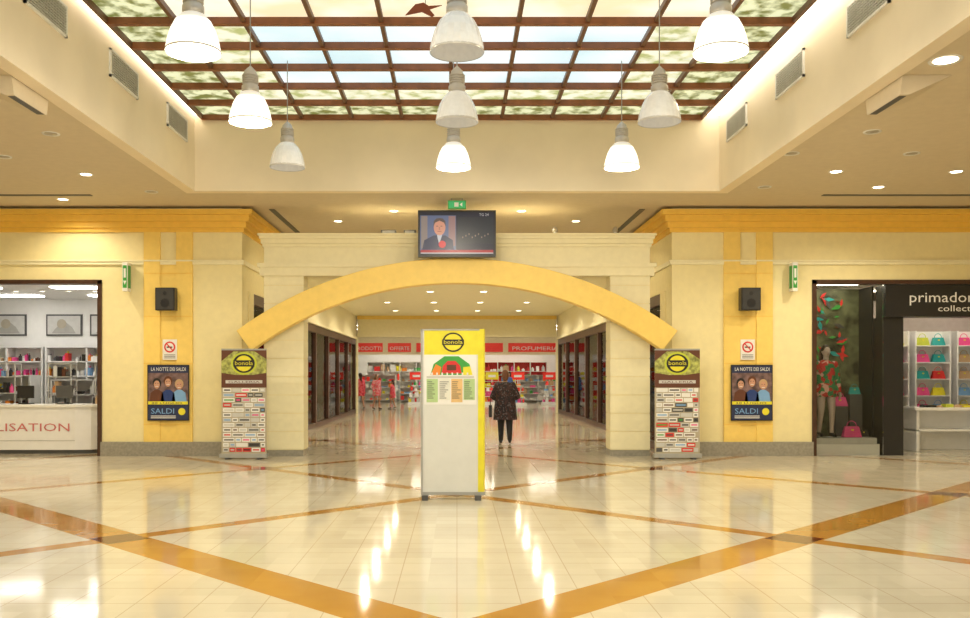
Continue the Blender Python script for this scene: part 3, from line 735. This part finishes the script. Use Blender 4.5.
def person(name,loc,rz,coat,legs,hair,skinm,h=1.68,voxel=.012,stride=.16,hem=.62,long_hair=False,arm='walk',shoe=black,slim=1.0,lw=1.0):
    k=h/1.70; e=empty(name,loc,rz,k)
    B=Blob(); st=stride
    for s,f in((-1,1),(1,-1)):
        hip=(s*.09,0,.90); knee=(s*.095,f*st*.55+.03,.50 if f>0 else .49); 
        ank=(s*.095,f*st-(0 if f>0 else .05),.09 if f>0 else .12)
        B.cap(hip,knee,.088*lw,.060*lw); B.cap(knee,ank,.058*lw,.040*lw)
        a=Vector(ank); toe=(a.x+s*.015,a.y+.15,.035); heel=(a.x,a.y-.03,.045 if f>0 else .07)
        B.cap(heel,toe,.038,.032); B.cap(ank,heel,.04,.038)
    B.ell((0,-.01,.93),(.165,.12,.13)); B.ell((0,0,1.08),(.13,.095,.14)); B.ell((0,0,1.24),(.155,.11,.17)); B.cap((-.15,0,1.37),(.15,0,1.37),.05,.05)
    B.cap((0,-.005,1.38),(0,.005,1.50),.055,.048)
    B.ell((0,.01,1.60),(.072,.092,.105)); B.ell((0,.035,1.545),(.052,.06,.06)); B.ell((0,.103,1.578),(.012,.018,.02)); B.cap((0,.095,1.61),(0,.112,1.575),.008,.011)
    for s in(-1,1): B.ell((s*.074,.0,1.59),(.012,.022,.032))
    B.ell((0,.092,1.545),(.024,.012,.006)); B.ell((0,.092,1.535),(.02,.012,.006))
    def rule(c):
        if c.z<.085: return 2
        if c.z<1.36: return 1
        return 0
    lips=mat('lips',(.4,.1,.08),.4)
    B.build('body',voxel,[skinm,legs,shoe],rule,e)
    for s in(-1,1):
        m_=MB(); m_.lathe([(.001,-.012),(.008,-.009),(.012,0),(.008,.009),(.001,.012)],(s*.028,.088,1.60),white,10); m_.lathe([(.001,-.006),(.005,-.004),(.006,0),(.005,.004),(.001,.006)],(s*.028,.097,1.60),black,8); m_.build('eye_%s'%('l' if s<0 else 'r'),e)
    m_=MB(); m_.box(-.02,.02,.102,.106,1.538,1.544,lips); m_.build('mouth',e)
    C=Blob(); w=slim
    C.loft([(hem,0,0,.235*w,.18*w),(hem+.1,0,0,.225*w,.172*w),(.95,0,0,.205*w,.16*w),(1.1,0,0,.185*w,.14*w),(1.25,0,0,.20*w,.145*w),(1.34,0,0,.19*w,.12),(1.40,0,0,.14,.09),(1.44,0,0,.075,.075)])
    hands=[]
    for s in(-1,1):
        if arm=='walk': el=(s*.275,-.03+s*.04,1.10); wr=(s*.27,.06+s*.08,.86)
        elif arm=='fold': el=(s*.29,.0,1.10); wr=(s*.17,.20,1.00)
        else: el=(s*.23,-.02,1.10); wr=(s*.24,.03,.85)
        C.cap((s*.17,0,1.36),el,.068*w,.055*w); C.cap(el,wr,.055*w,.038)
        hands.append((s,Vector(el),Vector(wr)))
    C.build('coat',voxel,[coat],lambda c:0,e,4)
    for s,el,wr in hands:
        H=Blob(); d=(wr-el).normalized(); side=Vector((0,1,0)) if abs(d.z)>.5 else Vector((0,0,1)); side=(side-d*side.dot(d)).normalized(); nrm=d.cross(side)
        H.cap(wr-d*.03,wr+d*.02,.027,.026)
        for t in(-.024,-.008,.008,.024): H.cap(wr+d*.02+side*t*.7,wr+d*.085+side*t,.014,.011)
        for t,L in((-.028,.060),(-.009,.075),(.010,.080),(.028,.070)):
            p0=wr+d*.085+side*t; p1=p0+d*L*.5+nrm*(-s*.008); p2=p1+d*L*.45+nrm*(-s*.022)
            H.cap(p0,p1,.0095,.0085); H.cap(p1,p2,.0085,.007)
        t0=wr+d*.03+side*.028; t1=t0+d*.035+side*.028; t2=t1+d*.035+side*.006; H.cap(t0,t1,.012,.010); H.cap(t1,t2,.010,.008)
        H.build('hand_'+('l' if s<0 else 'r'),.005 if voxel<.015 else .008,[skinm],lambda c:0,e,2)
    Hh=Blob(); Hh.ell((0,-.015,1.625),(.085,.100,.10)); Hh.ell((0,-.05,1.59),(.083,.07,.10))
    if long_hair: Hh.cap((0,-.06,1.56),(0,-.085,1.40),.075,.06); Hh.cap((0,-.085,1.42),(0,-.10,1.28),.06,.035)
    else: Hh.ell((0,-.055,1.53),(.075,.06,.07))
    Hh.build('hair',voxel,[hair],lambda c:0,e,3)
    return e
coatm=pattern_mat('patterned_coat_fabric',(.014,.013,.018),(.05,.022,.024),(.10,.08,.09),34)
blk=mat('black_trousers',(.012,.012,.014),.7); hairm=mat('dark_hair',(.03,.015,.01),.5,var=.3,scale=60)
scarf=mat('reddish_brown_hair',(.13,.045,.018),.5,var=.3,scale=60)
wp=person('woman_walking',(1.12,20.9,0),0,coatm,blk,scarf,skin,h=1.70,voxel=.011,stride=.10,hem=.56,arm='fold',slim=1.2,lw=1.35)
m_=MB(); 
m_.box(-.38,-.31,-.10,.14,.62,.90,black)
pr=None
for i in range(9):
    a=math.pi*i/8; p=(-.345,.02-.09*math.cos(a),.90+.20*math.sin(a))
    if pr: m_.tube(pr,p,.009,black,6)
    pr=p
m_.build('shoulder_bag',wp,bevel=.02)
dr=pattern_mat('red_dress_fabric',(.6,.04,.06),(.75,.15,.2),(.5,.02,.05),20); dp=pattern_mat('pink_dress_fabric',(.8,.3,.35),(.75,.1,.15),(.85,.6,.6),20)
person('woman_shopper',(-4.55,42.3,0),.6,dr,skin,hairm,skin,h=1.68,voxel=.02,hem=.62,arm='down',long_hair=True)
person('woman_shopper',(-3.75,42.0,0),-2.4,dp,skin,scarf,skin,h=1.62,voxel=.02,hem=.65,arm='walk',long_hair=True,stride=.1)
person('girl_shopper',(-3.05,42.6,0),1.4,dr,skin,hairm,skin,h=1.35,voxel=.02,hem=.65,arm='down',long_hair=True,stride=.1)
person('man_shopper',(2.6,45.0,0),2.2,mat('blue_shirt',(.05,.12,.35),.7),blk,hairm,skin,h=1.76,voxel=.02,hem=.82,arm='down',stride=.1)
mskin=mat('mannequin_plastic',(.55,.45,.40),.3)
dress=pattern_mat('floral_dress_fabric',(.45,.03,.03),(.03,.2,.08),(.6,.35,.3),14)
person('dressed_mannequin',(7.48,18.25,.342),math.pi,dress,mskin,hairm,mskin,h=1.85,voxel=.015,hem=.75,arm='down',long_hair=True,stride=.03,slim=.85)

# ---------------------------------------------------------------- world + camera
w=bpy.data.worlds.new('world'); S.world=w; w.use_nodes=True
bg=w.node_tree.nodes['Background']; bg.inputs[0].default_value=(1,.89,.70,1); bg.inputs[1].default_value=1.1
cam=bpy.data.cameras.new('cam'); co=bpy.data.objects.new('camera',cam); COL.objects.link(co); S.camera=co
co.location=(0,0,1.6); co.rotation_euler=(math.radians(90),0,0)
cam.sensor_width=36; cam.lens=33.4; cam.shift_x=.0289; cam.shift_y=.068; cam.clip_end=200
